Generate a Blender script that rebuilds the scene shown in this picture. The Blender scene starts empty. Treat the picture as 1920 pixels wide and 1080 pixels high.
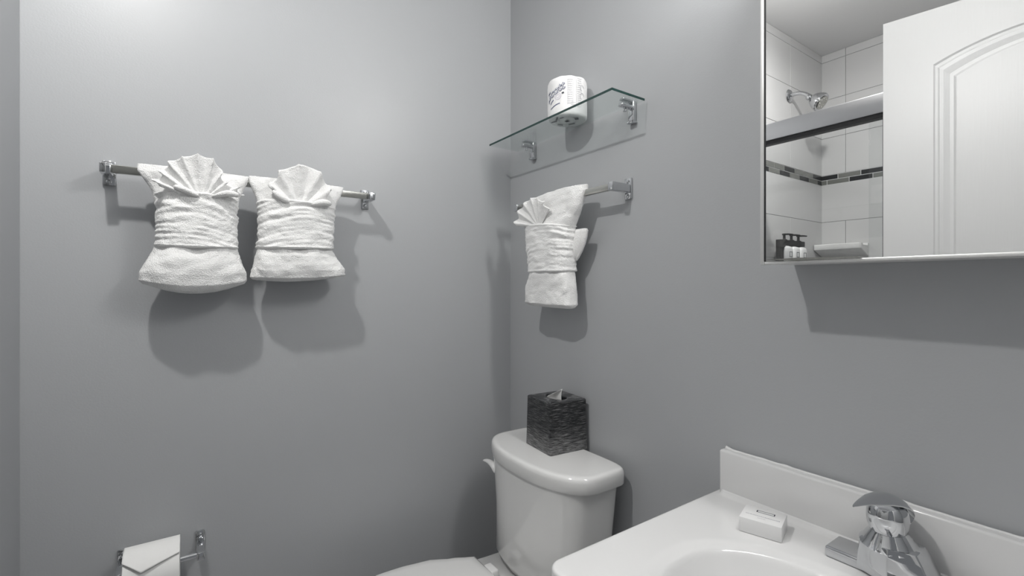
import bpy, bmesh, math, random
from mathutils import Vector, Matrix, noise
PI = math.pi
random.seed(7)
S = bpy.context.scene
COL = S.collection

# ------------------------------------------------------------------ camera, world, lights, exposure
cam = bpy.data.objects.new('camera', bpy.data.cameras.new('camera'))
COL.objects.link(cam)
cam.data.sensor_width = 36.0
cam.data.lens = 36.0 * 877.0 / 1920.0
cam.data.shift_y = -7.0 / 1920.0
cam.data.clip_start = 0.02
cam.location = (1.353, -0.929, 1.235)
cam.rotation_euler = (PI / 2, 0, math.radians(90 - 34.644))
S.camera = cam

w = bpy.data.worlds.new('world'); S.world = w; w.use_nodes = True
w.node_tree.nodes['Background'].inputs[0].default_value = (0.93, 0.96, 1.0, 1)
w.node_tree.nodes['Background'].inputs[1].default_value = 0.15

S.view_settings.view_transform = 'Standard'
S.view_settings.look = 'None'
S.view_settings.gamma = 1.0
S.view_settings.use_curve_mapping = False
S.view_settings.exposure = 0.46

def point_light(name, loc, power, radius, color=(1, 1, 1)):
    l = bpy.data.lights.new(name, 'POINT'); l.energy = power; l.shadow_soft_size = radius; l.color = color
    o = bpy.data.objects.new(name, l); o.location = loc; COL.objects.link(o)
    return o
point_light('ceiling_light', (0.65, -1.13, 2.35), 3.8, 0.025, (1, 0.985, 0.96))
dl = bpy.data.lights.new('ceiling_downlight', 'AREA'); dl.shape = 'DISK'; dl.size = 0.06; dl.energy = 6.1; dl.color = (1, 0.985, 0.96)
dlo = bpy.data.objects.new('ceiling_downlight', dl); dlo.location = (0.65, -1.13, 2.345); COL.objects.link(dlo)
for vx in (1.05, 1.19, 1.33):
    point_light('vanity_light', (vx, -0.17, 2.06), 3.8, 0.045, (1, 0.985, 0.96))

# ------------------------------------------------------------------ materials
def mat(name, color, rough=0.5, metal=0.0, bump=None, spec=0.5, coat=0.0, vary=None, sheen=0.0, sss=0.0):
    m = bpy.data.materials.new(name); m.use_nodes = True
    nt = m.node_tree; b = nt.nodes['Principled BSDF']
    b.inputs['Base Color'].default_value = (*color, 1)
    b.inputs['Roughness'].default_value = rough
    b.inputs['Metallic'].default_value = metal
    b.inputs['Specular IOR Level'].default_value = spec
    b.inputs['Coat Weight'].default_value = coat
    b.inputs['Coat Roughness'].default_value = 0.05
    b.inputs['Sheen Weight'].default_value = sheen
    tc = nt.nodes.new('ShaderNodeTexCoord')
    if vary:   # (scale, amount)
        n = nt.nodes.new('ShaderNodeTexNoise'); n.inputs['Scale'].default_value = vary[0]; n.inputs['Detail'].default_value = 4
        r = nt.nodes.new('ShaderNodeMixRGB'); r.blend_type = 'MIX'
        r.inputs[1].default_value = (*[c * (1 - vary[1]) for c in color], 1)
        r.inputs[2].default_value = (*[min(1, c * (1 + vary[1])) for c in color], 1)
        nt.links.new(tc.outputs['Object'], n.inputs['Vector'])
        nt.links.new(n.outputs['Fac'], r.inputs[0]); nt.links.new(r.outputs[0], b.inputs['Base Color'])
    if bump:   # (scale, strength, distance)
        n = nt.nodes.new('ShaderNodeTexNoise'); n.inputs['Scale'].default_value = bump[0]; n.inputs['Detail'].default_value = 5
        bp = nt.nodes.new('ShaderNodeBump'); bp.inputs['Strength'].default_value = bump[1]; bp.inputs['Distance'].default_value = bump[2]
        nt.links.new(tc.outputs['Object'], n.inputs['Vector'])
        nt.links.new(n.outputs['Fac'], bp.inputs['Height']); nt.links.new(bp.outputs['Normal'], b.inputs['Normal'])
    return m

M = {}
M['wall'] = mat('grey_wall_paint', (0.425, 0.436, 0.450), 0.40, bump=(260, 0.10, 0.002), vary=(3, 0.02))
M['ceiling'] = mat('ceiling_paint', (0.76, 0.76, 0.76), 0.6, bump=(200, 0.1, 0.002))
M['floor'] = mat('floor_tile', (0.42, 0.42, 0.43), 0.35, vary=(6, 0.15))
M['chrome'] = mat('chrome', (0.60, 0.61, 0.625), 0.05, 1.0)
M['satin'] = mat('satin_nickel', (0.50, 0.50, 0.47), 0.2, 1.0)
M['alu'] = mat('shower_aluminium', (0.62, 0.62, 0.63), 0.28, 1.0)
M['dark'] = mat('black_gap_edge', (0.012, 0.012, 0.013), 0.5)  # black for glass edges, and standing in for shade in gaps
M['black'] = mat('black_plastic', (0.006, 0.006, 0.006), 0.6)
M['porcelain'] = mat('porcelain', (0.78, 0.78, 0.775), 0.07, coat=0.5)
M['marble'] = mat('cultured_marble', (0.76, 0.76, 0.76), 0.16, coat=0.3, vary=(14, 0.015))
M['tub'] = mat('tub_enamel', (0.80, 0.80, 0.80), 0.2)
M['tile'] = mat('white_glazed_tile', (0.58, 0.58, 0.58), 0.12, bump=(25, 0.05, 0.002))
M['grout'] = mat('grey_grout', (0.34, 0.34, 0.34), 0.8)
M['mos_grey'] = mat('grey_mosaic_glass', (0.16, 0.165, 0.15), 0.2, vary=(90, 0.12))
M['mos_dark'] = mat('black_mosaic_glass', (0.008, 0.009, 0.010), 0.15, spec=0.2)
M['door'] = mat('white_door_paint', (0.71, 0.71, 0.705), 0.38)
M['white'] = mat('white_plastic', (0.80, 0.80, 0.80), 0.35)
M['paper'] = mat('white_paper', (0.82, 0.82, 0.81), 0.9, bump=(300, 0.15, 0.001))
M['wrap'] = mat('white_wrapper_paper', (0.84, 0.84, 0.84), 0.6, bump=(60, 0.35, 0.002))
M['core'] = mat('cardboard_core', (0.30, 0.25, 0.2), 0.9)
M['ink_blue'] = mat('blue_grey_ink', (0.10, 0.12, 0.22), 0.6)
M['ink_dark'] = mat('dark_ink', (0.04, 0.045, 0.06), 0.6)
M['ink_pale'] = mat('pale_grey_ink', (0.50, 0.50, 0.53), 0.6)
M['ink_lilac'] = mat('pale_lilac_ink', (0.60, 0.56, 0.66), 0.6)
M['caulk'] = mat('white_caulk', (0.82, 0.82, 0.82), 0.5, bump=(80, 0.4, 0.003))
M['wood_white'] = mat('white_cabinet_paint', (0.70, 0.70, 0.69), 0.4)
M['lens'] = mat('white_lamp_base', (0.8, 0.8, 0.8), 0.4)

# door: fine wood-grain relief
nt = M['door'].node_tree; b = nt.nodes['Principled BSDF']
tc = nt.nodes.new('ShaderNodeTexCoord'); mp = nt.nodes.new('ShaderNodeMapping'); mp.inputs['Scale'].default_value = (90, 90, 4)
n = nt.nodes.new('ShaderNodeTexNoise'); n.inputs['Scale'].default_value = 2.5; n.inputs['Detail'].default_value = 6
bp = nt.nodes.new('ShaderNodeBump'); bp.inputs['Strength'].default_value = 0.15; bp.inputs['Distance'].default_value = 0.002
nt.links.new(tc.outputs['Object'], mp.inputs['Vector']); nt.links.new(mp.outputs[0], n.inputs['Vector'])
nt.links.new(n.outputs['Fac'], bp.inputs['Height']); nt.links.new(bp.outputs['Normal'], b.inputs['Normal'])

# terry cloth
def terry():
    m = mat('white_terry', (0.86, 0.86, 0.855), 0.95, sheen=0.25, spec=0.1)
    nt = m.node_tree; b = nt.nodes['Principled BSDF']
    tc = nt.nodes.new('ShaderNodeTexCoord')
    v = nt.nodes.new('ShaderNodeTexVoronoi'); v.inputs['Scale'].default_value = 420
    n = nt.nodes.new('ShaderNodeTexNoise'); n.inputs['Scale'].default_value = 130; n.inputs['Detail'].default_value = 6; n.inputs['Roughness'].default_value = 0.7
    a = nt.nodes.new('ShaderNodeMath'); a.operation = 'ADD'
    bp = nt.nodes.new('ShaderNodeBump'); bp.inputs['Strength'].default_value = 0.38; bp.inputs['Distance'].default_value = 0.004
    nt.links.new(tc.outputs['Object'], v.inputs['Vector']); nt.links.new(tc.outputs['Object'], n.inputs['Vector'])
    nt.links.new(v.outputs['Distance'], a.inputs[0]); nt.links.new(n.outputs['Fac'], a.inputs[1])
    nt.links.new(a.outputs[0], bp.inputs['Height']); nt.links.new(bp.outputs['Normal'], b.inputs['Normal'])
    return m
M['terry'] = terry()

# brushed black and silver tissue box
def brushed():
    m = mat('brushed_black_silver', (0.05, 0.05, 0.05), 0.28)
    nt = m.node_tree; b = nt.nodes['Principled BSDF']
    tc = nt.nodes.new('ShaderNodeTexCoord')
    mp = nt.nodes.new('ShaderNodeMapping'); mp.inputs['Scale'].default_value = (22, 22, 420)
    n = nt.nodes.new('ShaderNodeTexNoise'); n.inputs['Scale'].default_value = 1.6; n.inputs['Detail'].default_value = 6; n.inputs['Roughness'].default_value = 0.75
    cr = nt.nodes.new('ShaderNodeValToRGB')
    cr.color_ramp.elements[0].position = 0.50; cr.color_ramp.elements[0].color = (0.007, 0.008, 0.010, 1)
    cr.color_ramp.elements[1].position = 0.80; cr.color_ramp.elements[1].color = (0.46, 0.46, 0.46, 1)
    sep = nt.nodes.new('ShaderNodeSeparateXYZ')
    mr = nt.nodes.new('ShaderNodeMapRange'); mr.inputs[1].default_value = 0.0; mr.inputs[2].default_value = 0.07; mr.inputs[3].default_value = 0.10; mr.inputs[4].default_value = 0.0
    ad = nt.nodes.new('ShaderNodeMath'); ad.operation = 'ADD'
    nt.links.new(tc.outputs['Object'], mp.inputs['Vector']); nt.links.new(mp.outputs[0], n.inputs['Vector'])
    nt.links.new(tc.outputs['Object'], sep.inputs[0]); nt.links.new(sep.outputs['Z'], mr.inputs[0])
    nt.links.new(n.outputs['Fac'], ad.inputs[0]); nt.links.new(mr.outputs[0], ad.inputs[1])
    nt.links.new(ad.outputs[0], cr.inputs[0]); nt.links.new(cr.outputs[0], b.inputs['Base Color'])
    return m
M['brushed'] = brushed()

def sheet_glass(name, tint, refl=1.0):
    m = bpy.data.materials.new(name); m.use_nodes = True; nt = m.node_tree
    for x in list(nt.nodes): nt.nodes.remove(x)
    out = nt.nodes.new('ShaderNodeOutputMaterial')
    tr = nt.nodes.new('ShaderNodeBsdfTransparent'); tr.inputs[0].default_value = (*tint, 1)
    gl = nt.nodes.new('ShaderNodeBsdfGlossy'); gl.inputs['Roughness'].default_value = 0.0
    lw = nt.nodes.new('ShaderNodeLayerWeight'); lw.inputs[0].default_value = 0.5
    pw = nt.nodes.new('ShaderNodeMath'); pw.operation = 'POWER'; pw.inputs[1].default_value = 5.0
    fr = nt.nodes.new('ShaderNodeMath'); fr.operation = 'MULTIPLY_ADD'; fr.inputs[1].default_value = 0.92; fr.inputs[2].default_value = 0.035
    nt.links.new(lw.outputs['Facing'], pw.inputs[0]); nt.links.new(pw.outputs[0], fr.inputs[0])
    mx = nt.nodes.new('ShaderNodeMixShader')
    nt.links.new(fr.outputs[0], mx.inputs[0]); nt.links.new(tr.outputs[0], mx.inputs[1]); nt.links.new(gl.outputs[0], mx.inputs[2])
    nt.links.new(mx.outputs[0], out.inputs['Surface'])
    return m
M['glass'] = sheet_glass('clear_shelf_glass', (0.965, 0.985, 0.98))
M['shower_glass'] = sheet_glass('clear_shower_glass', (0.985, 0.99, 0.99))
M['glass_edge'] = mat('green_glass_edge', (0.01, 0.045, 0.04), 0.15)
M['frame'] = mat('pale_anodised_frame', (0.80, 0.80, 0.79), 0.35, 0.6)
M['mirror'] = mat('mirror_silvering', (0.95, 0.955, 0.955), 0.0, 1.0)
def emit(name, s):
    m = bpy.data.materials.new(name); m.use_nodes = True
    b = m.node_tree.nodes['Principled BSDF']
    b.inputs['Emission Color'].default_value = (1, 0.98, 0.95, 1); b.inputs['Emission Strength'].default_value = s
    return m

# ------------------------------------------------------------------ helpers
def tag(o, label=None, cat=None, group=None, kind=None):
    if label: o['label'] = label
    if cat: o['category'] = cat
    if group: o['group'] = group
    if kind: o['kind'] = kind
    return o
def empty(name, loc=(0, 0, 0), rz=0, **k):
    o = bpy.data.objects.new(name, None); o.empty_display_size = 0.05
    o.location = loc; o.rotation_euler = (0, 0, rz); COL.objects.link(o)
    return tag(o, **k)
def link(name, me, m, parent=None, loc=None, smooth=False, **k):
    o = bpy.data.objects.new(name, me); COL.objects.link(o)
    if m is not None and not me.materials: me.materials.append(m)
    if parent is not None: o.parent = parent
    if loc: o.location = loc
    if smooth:
        for p in me.polygons: p.use_smooth = True
    return tag(o, **k)
def obj(name, bm, m, parent=None, loc=None, smooth=False, angle=None, recalc=True, **k):
    if recalc: bmesh.ops.recalc_face_normals(bm, faces=bm.faces)
    me = bpy.data.meshes.new(name); bm.to_mesh(me); bm.free()
    if angle is not None:
        for p in me.polygons: p.use_smooth = True
        me.set_sharp_from_angle(angle=math.radians(angle))
    return link(name, me, m, parent, loc, smooth, **k)
def box(bm, x0, x1, y0, y1, z0, z1, bev=0.0, seg=2):
    mtx = Matrix.Translation(((x0 + x1) / 2, (y0 + y1) / 2, (z0 + z1) / 2)) @ Matrix.Diagonal((x1 - x0, y1 - y0, z1 - z0, 1))
    r = bmesh.ops.create_cube(bm, size=1, matrix=mtx)
    if bev > 0:
        vs = set(r['verts']); es = [e for e in bm.edges if e.verts[0] in vs and e.verts[1] in vs]
        bmesh.ops.bevel(bm, geom=es, offset=bev, segments=seg, affect='EDGES', profile=0.5)
    return bm
def loft(bm, rows, cap0=True, cap1=True, closed=True):
    vr = [[bm.verts.new(p) for p in r] for r in rows]
    n = len(rows[0])
    for a, b in zip(vr[:-1], vr[1:]):
        for i in range(n if closed else n - 1):
            j = (i + 1) % n
            bm.faces.new((a[i], a[j], b[j], b[i]))
    if cap0: bm.faces.new(vr[0][::-1])
    if cap1: bm.faces.new(vr[-1])
    return vr
def tube(bm, pts, r, n=16, caps=True, flat=1.0):
    pts = [Vector(p) for p in pts]
    rs = r if isinstance(r, (list, tuple)) else [r] * len(pts)
    rows = []
    up = None
    for i, p in enumerate(pts):
        t = (pts[min(i + 1, len(pts) - 1)] - pts[max(i - 1, 0)]).normalized()
        if up is None:
            up = Vector((0, 0, 1)) if abs(t.z) < 0.9 else Vector((0, 1, 0))
        s = t.cross(up).normalized(); up = s.cross(t).normalized()
        rows.append([p + s * rs[i] * math.cos(2 * PI * k / n) + up * rs[i] * flat * math.sin(2 * PI * k / n) for k in range(n)])
    loft(bm, rows, caps, caps)
    return bm
def lathe(bm, prof, n=32, mtx=None):
    rows = []
    for r, z in prof:
        rows.append([Vector((max(r, 1e-5) * math.cos(2 * PI * k / n), max(r, 1e-5) * math.sin(2 * PI * k / n), z)) for k in range(n)])
    if mtx is not None: rows = [[mtx @ p for p in r] for r in rows]
    loft(bm, rows)
    return bm
def sup(t, a, b, n):
    c, s = math.cos(t), math.sin(t)
    return (a * math.copysign(abs(c) ** (2 / n), c), b * math.copysign(abs(s) ** (2 / n), s))
def NB(): return bmesh.new()
def smooth01(t):
    t = max(0.0, min(1.0, t)); return t * t * (3 - 2 * t)

# ================================================================== room shell
H = 2.44
XR = 1.54            # right hand wall
YP = -1.212          # end of towel wall, where the shower partition starts
XS = 0.241           # tiled plumbing wall of the shower
YS = -2.05           # tiled back wall of the shower
T = 0.10
def st(name, boxes, m, **k):
    bm = NB()
    for bx in boxes: box(bm, *bx)
    return obj(name, bm, m, kind='structure', **k)
st('floor', [(-T, XR + T, YS - T, T, -0.1, 0)], M['floor'])
st('ceiling', [(-T, XR + T, YS - T, T, H, H + 0.1)], M['ceiling'])
st('wall_left', [(-T, 0, YP - T, T, 0, H)], M['wall'])
st('wall_back', [(0, XR + T, 0, T, 0, H)], M['wall'])
bm = NB(); box(bm, 0.0, XS, YS - T, YP, 0, H, 0.003)
wl = obj('wall_shower_side', bm, M['wall'], kind='structure')
wb = st('wall_shower_back', [(XS, XR + T, YS - T, YS - 0.006, 0, H)], M['grout'])
bm = NB()
box(bm, XR, XR + T, YS, -1.20, 0, H); box(bm, XR, XR + T, -0.44, 0, 0, H); box(bm, XR, XR + T, -1.20, -0.44, 2.06, H)
obj('wall_right', bm, M['wall'], kind='structure')
st('trim_1', [(XR - 0.015, XR, -0.44, -0.38, 0, 2.12), (XR - 0.015, XR, -0.44 - 0.76, -0.44, 2.06, 2.12)], M['door'])
bm = NB(); box(bm, 0.0, 0.012, YP, 0, 0, 0.09, 0.003); obj('baseboard_left', bm, M['door'], kind='structure')
bm = NB(); box(bm, 0.012, 0.80, -0.012, 0, 0, 0.09, 0.003); obj('baseboard_back', bm, M['door'], kind='structure')

# ---- tiles of the shower, each a piece of its wall
gw = st('wall_shower_left', [(XS, XS + 0.003, YS, -1.25, 0.45, H)], M['grout'])
ROWS = [(0.56, 0.76), (0.76, 0.96), (0.96, 1.16), (1.16, 1.36), (1.36, 1.56), (1.56, 1.755), (1.805, 2.0), (2.0, 2.2), (2.2, 2.4), (2.4, 2.44)]
mesh_cache = {}
def piece(kind, du, dz, axis, m, th, bev):
    key = (kind, round(du, 4), round(dz, 4), axis, m.name)
    if key not in mesh_cache:
        bm = NB()
        if axis == 'x': box(bm, -du / 2, du / 2, 0, th, -dz / 2, dz / 2, bev, 1)
        else: box(bm, 0, th, -du / 2, du / 2, -dz / 2, dz / 2, bev, 1)
        bmesh.ops.recalc_face_normals(bm, faces=bm.faces)
        me = bpy.data.meshes.new(kind); bm.to_mesh(me); bm.free(); me.materials.append(m)
        mesh_cache[key] = me
    return mesh_cache[key]
G = 0.0016
def lay(kind, parent, axis, u0, u1, z0, z1, m, th=0.006, bev=0.001, jit=0.0):
    me = piece(kind, (u1 - u0) - G, (z1 - z0) - G, axis, m, th, bev)
    o = bpy.data.objects.new(kind, me); COL.objects.link(o); o.parent = parent
    u = (u0 + u1) / 2; z = (z0 + z1) / 2
    o.location = (u, YS - 0.006 + jit, z) if axis == 'x' else (XS + 0.0025 + jit, u, z)
for ri, (z0, z1) in enumerate(ROWS):
    odd = ri in (1, 3, 5)
    if z0 in (1.36, 0.96): odd = False
    if z0 == 1.56: odd = True
    e = [XS + 0.003, 0.6586, 1.2586, XR] if odd else [XS + 0.003, 0.3586, 0.9586, XR]
    for a, b_ in zip(e[:-1], e[1:]): lay('tile', wb, 'x', a, b_, z0, z1, M['tile'], bev=0.0006, jit=random.uniform(0, 0.0006))
    e = [YS, -1.408, -1.255] if odd else [YS, -1.708, -1.255]
    for a, b_ in zip(e[:-1], e[1:]): lay('tile', gw, 'y', a, b_, z0, z1, M['tile'], bev=0.0006, jit=random.uniform(0, 0.0006))
M['grout_light'] = mat('white_mosaic_grout', (0.62, 0.62, 0.62), 0.8)
for axis, parent, a0, a1, in (('x', wb, XS + 0.003, XR), ('y', gw, YS + 0.001, -1.255)):
    lay('grout_strip', parent, axis, a0, a1, 1.753, 1.807, M['grout_light'], th=0.0045, bev=0.0005)
pat = {('x', 1): 'DGDDGDGGDGDGGD', ('x', 0): 'GGDGGDGGDGDGDG', ('y', 1): 'DGGDGGDGG', ('y', 0): 'DGDGDGDGG'}
for axis, parent, a0, a1 in (('x', wb, XS + 0.003, XR), ('y', gw, YS, -1.255)):
    for r in (0, 1):
        z0 = 1.755 + 0.025 * r
        first = {('x', 1): 0.08, ('x', 0): 0.03, ('y', 1): 0.098, ('y', 0): 0.045}[(axis, r)]
        u = a0; k = 0; p = pat[(axis, r)]
        while u < a1 - 0.01:
            un = min(a1, u + (first if k == 0 else 0.10))
            lay('mosaic_tile', parent, axis, u + 0.0008, un - 0.0008, z0 + 0.0008, z0 + 0.0242, M['mos_dark'] if p[k % len(p)] == 'D' else M['mos_grey'], bev=0.0006)
            u = un; k += 1

# ---- bathtub and shower screen
t = empty('bathtub', (0, 0, 0), label='white enamel bathtub behind the sliding shower screen', cat='bathtub')
bm = NB()
rows = []
x0, x1, y0, y1 = XS + 0.012, XR - 0.005, YS + 0.01, -1.255
cx, cy, hx, hy = (x0 + x1) / 2, (y0 + y1) / 2, (x1 - x0) / 2, (y1 - y0) / 2
for a, b_, z, nn in ((hx, hy, 0.0, 30), (hx, hy, 0.48, 30), (hx - 0.008, hy - 0.008, 0.49, 30), (hx - 0.07, hy - 0.06, 0.49, 6), (hx - 0.08, hy - 0.07, 0.48, 5), (hx - 0.14, hy - 0.12, 0.16, 4), (hx - 0.20, hy - 0.17, 0.11, 3)):
    rows.append([Vector((cx + sup(2 * PI * (k + .5) / 64, a, b_, nn)[0], cy + sup(2 * PI * (k + .5) / 64, a, b_, nn)[1], z)) for k in range(64)])
loft(bm, rows); obj('tub_body', bm, M['tub'], t, angle=40)
t = empty('shower_screen', (0, 0, 0), label='framed sliding glass shower screen with brushed aluminium header', cat='shower screen')
bm = NB(); box(bm, XS + 0.011, XR, -1.325, -1.28, 1.833, 1.903, 0.004); obj('header_rail', bm, M['alu'], t, angle=40)
bm = NB(); box(bm, XS + 0.011, XR, -1.318, -1.287, 1.818, 1.833); obj('rail_gap_shade', bm, M['dark'], t)  # dark strip in place of the shaded gap beneath the header
bm = NB(); box(bm, XS + 0.011, XR, -1.325, -1.28, 0.491, 0.52, 0.003); obj('bottom_track', bm, M['alu'], t)
for nm, a, b_, y in (('glass_panel', XS + 0.014, 0.746, -1.296), ('glass_panel', 0.70, XR - 0.01, -1.311)):
    bm = NB(); box(bm, a, b_, y, y + 0.006, 0.52, 1.825); g = obj(nm, bm, M['shower_glass'], t)
    bm = NB(); box(bm, b_ - 0.001, b_ + 0.0015, y - 0.0005, y + 0.0065, 0.52, 1.818); obj('glass_edge', bm, M['dark'], g)

# ---- shower head
t = empty('shower_fixture', (XS, -1.69, 2.147), label='chrome shower head on a bent arm above the shower rail', cat='shower head')
ry = Matrix.Rotation(PI / 2, 4, 'Y')
bm = NB(); lathe(bm, [(0.0, 0.009), (0.028, 0.009), (0.031, 0.012), (0.026, 0.019), (0.012, 0.024), (0.0, 0.024)], 32, ry); obj('flange', bm, M['chrome'], t, angle=50)
arm = []
for i in range(13):
    q = i / 12; arm.append((0.015 + 0.085 * q, 0, 0.004 * math.sin(q * PI * .6) - 0.034 * q ** 2.6))
bm = NB(); tube(bm, arm, 0.0095); obj('shower_arm', bm, M['chrome'], t, smooth=True)
mm = Matrix.Translation((0.096, 0, -0.032)) @ Matrix.Rotation(math.radians(128), 4, 'Y')
bm = NB(); lathe(bm, [(0.0, -0.004), (0.012, -0.004), (0.014, 0.0), (0.014, 0.012), (0.011, 0.014), (0.016, 0.018), (0.026, 0.028), (0.036, 0.045), (0.041, 0.06), (0.042, 0.068), (0.039, 0.073), (0.0, 0.073)], 40, mm)
obj('spray_head', bm, M['chrome'], t, angle=35)
bm = NB(); lathe(bm, [(0.0, 0.0735), (0.030, 0.0735), (0.030, 0.0765), (0.0, 0.0765)], 32, mm)
for k in range(10):
    a = 2 * PI * k / 10
    lathe(bm, [(0.0, 0.076), (0.0025, 0.076), (0.002, 0.0785), (0, 0.0785)], 8, mm @ Matrix.Translation((0.021 * math.cos(a), 0.021 * math.sin(a), 0)))
obj('spray_plate', bm, M['satin'], t, angle=35)

# ---- corner soap shelf on the shower back wall
bm = NB()
pr = [(YS + 0.0015, 1.374), (-1.952, 1.409), (-1.950, 1.412), (-1.950, 1.434), (-1.953, 1.437), (-1.966, 1.437), (-1.970, 1.428), (YS + 0.012, 1.428), (YS + 0.010, 1.439), (YS + 0.0015, 1.439)]
rows = []
for x, k in ((0.252, 0.90), (0.254, 1.0), (0.451, 1.0), (0.455, 0.95), (0.457, 0.88)):
    rows.append([Vector((x, YS + (y - YS) * k, 1.412 + (z - 1.412) * (0.6 + 0.4 * k))) for y, z in pr])
loft(bm, rows)
obj('soap_shelf', bm, M['porcelain'], angle=40, label='white ceramic soap shelf on the tiled shower wall', cat='shelf')

# ---- bottles in a black wall bracket
t = empty('bottle_bracket', (XS + 0.0085, -1.62, 1.335), label='black bracket holding three pump bottles on the shower wall', cat='bracket')
bm = NB()
prof = [(0.115, -0.005), (0.088, -0.005), (0.088, 0.052), (0.082, 0.068), (0.066, 0.080), (-0.118, 0.080), (-0.118, 0.104), (0.115, 0.104)]
a = [bm.verts.new((0.030, y, z)) for y, z in prof]; b_ = [bm.verts.new((0.052, y, z)) for y, z in prof]
bm.faces.new(a); bm.faces.new(b_[::-1])
for i in range(len(prof)):
    j = (i + 1) % len(prof); bm.faces.new((a[i], a[j], b_[j], b_[i]))
obj('clamp_bar', bm, M['black'], t)
bm = NB(); box(bm, 0.0, 0.031, -0.060, 0.050, 0.084, 0.100); obj('back_plate', bm, M['black'], t)
BL = ('white pump bottle in the bracket, beside its black upright arm', 'white pump bottle in the middle of the black bracket', 'white pump bottle in the bracket, nearest the tiled corner')
for i, y in enumerate((0.047, -0.022, -0.091)):
    bt = empty('pump_bottle', (XS + 0.043, -1.62 + y, 1.335), label=BL[i], cat='bottle', group='pump bottles in the shower bracket')
    bm = NB(); rows = []
    for z, s in ((0.0, 0.92), (0.004, 1.0), (0.062, 1.0), (0.072, 0.9), (0.078, 0.5)):
        rows.append([Vector((sup(2 * PI * (k + .5) / 28, 0.030 * s, 0.0325 * s, 4)[0], sup(2 * PI * (k + .5) / 28, 0.030 * s, 0.0325 * s, 4)[1], z)) for k in range(28)])
    loft(bm, rows); obj('bottle_body', bm, M['white'], bt, angle=50)
    bm = NB(); lathe(bm, [(0, 0.079), (0.012, 0.079), (0.012, 0.108), (0.006, 0.110), (0.0055, 0.128), (0.009, 0.129), (0.009, 0.135), (0, 0.136)], 20)
    tube(bm, [(0, 0, 0.132), (0.014, -0.014, 0.1325), (0.026, -0.028, 0.131)], [0.0045, 0.004, 0.003], 10)
    obj('pump', bm, M['black'], bt, angle=50)
    bm = NB()
    yy, zz, lw = 0.013, 0.012, 0.0022
    for (u0, u1, v0, v1) in ((-yy, yy, 0.038 + zz - lw, 0.038 + zz), (-yy, yy, 0.038 - zz, 0.038 - zz + lw), (-yy, -yy + lw, 0.038 - zz, 0.038 + zz), (yy - lw, yy, 0.038 - zz, 0.038 + zz)):
        box(bm, 0.0297, 0.0304, u0, u1, v0, v1)
    obj('label_print', bm, M['ink_dark'], bt)

# ================================================================== door (open, seen in the mirror)
ang = math.radians(-10.362)
dr = empty('door_1', (0.8072, -1.0905, 0.0), ang, kind='structure')
W_, HD = 0.72, 2.051
def panel_outline(x0, x1, z0, zs, zp, nb=24, inset=0.0):
    x0 += inset; x1 -= inset; z0 += inset; zs -= inset; zp -= inset
    pts = [(x0, z0), (x1, z0)]
    if zp <= zs + 1e-6:
        pts += [(x1, zs), (x0, zs)]
        return pts
    for k in range(nb + 1):
        a = 1 - 2 * k / nb
        s = abs(a)
        pts.append(((x0 + x1) / 2 + (x1 - x0) / 2 * a, zs + (zp - zs) * (1 - s ** 2.1)))
    return pts
def door_face(bm, y, sgn):
    outer = [bm.verts.new(p) for p in ((0, y, 0.008), (W_, y, 0.008), (W_, y, HD), (0, y, HD))]
    edges = [bm.edges.new((outer[i], outer[(i + 1) % 4])) for i in range(4)]
    for (x0, x1, z0, zs, zp) in ((0.117, 0.603, 0.98, 1.886, 1.942), (0.117, 0.603, 0.24, 0.82, 0.82)):
        rings = []
        for ins, d in ((0, 0), (0.004, 0.0045), (0.010, 0.0055), (0.014, 0.0025), (0.022, 0.0035), (0.036, 0.008), (0.044, 0.0085), (0.049, 0.004), (0.051, 0.0035)):
            rings.append([bm.verts.new((px, y - sgn * d, pz)) for px, pz in panel_outline(x0, x1, z0, zs, zp, inset=ins)])
        n = len(rings[0])
        edges += [bm.edges.new((rings[0][i], rings[0][(i + 1) % n])) for i in range(n)]
        for a, b_ in zip(rings[:-1], rings[1:]):
            for i in range(n): bm.faces.new((a[i], a[(i + 1) % n], b_[(i + 1) % n], b_[i]))
        bm.faces.new(rings[-1])
    bmesh.ops.triangle_fill(bm, edges=edges, use_beauty=True)
    return outer
bm = NB()
f = door_face(bm, 0.0, 1); bk = door_face(bm, -0.035, -1)
for i in range(4): bm.faces.new((f[i], f[(i + 1) % 4], bk[(i + 1) % 4], bk[i]))
obj('door_slab', bm, M['door'], dr)
bm = NB(); lathe(bm, [(0, 0.0), (0.03, 0.0), (0.03, 0.006), (0.012, 0.01), (0.011, 0.03), (0.022, 0.036), (0.026, 0.05), (0.02, 0.062), (0, 0.064)], 28, Matrix.Translation((0.06, 0, 0.95)) @ Matrix.Rotation(-PI / 2, 4, 'X'))
obj('door_knob', bm, M['satin'], dr, angle=40)

# ================================================================== lamps out of frame
t = empty('ceiling_lamp', (0.65, -1.13, H), label='small round ceiling lamp over the middle of the room', cat='lamp')
bm = NB(); lathe(bm, [(0, 0), (0.06, 0), (0.06, -0.012), (0.03, -0.02), (0.018, -0.045), (0, -0.045)], 32); obj('lamp_base', bm, M['lens'], t, angle=40)
t = empty('vanity_lamp', (1.19, -0.002, 2.06), label='chrome bar lamp with three bulbs above the mirror cabinet', cat='lamp')
bm = NB(); box(bm, -0.24, 0.24, -0.03, 0, -0.05, 0.05, 0.006); obj('lamp_bar', bm, M['chrome'], t, angle=40)
for vx in (-0.14, 0, 0.14):
    bm = NB(); lathe(bm, [(0, 0.03), (0.02, 0.03), (0.02, 0.09), (0, 0.09)], 20, Matrix.Translation((vx, 0, 0)) @ Matrix.Rotation(PI / 2, 4, 'X')); obj('bulb_socket', bm, M['chrome'], t, angle=40)

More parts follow.
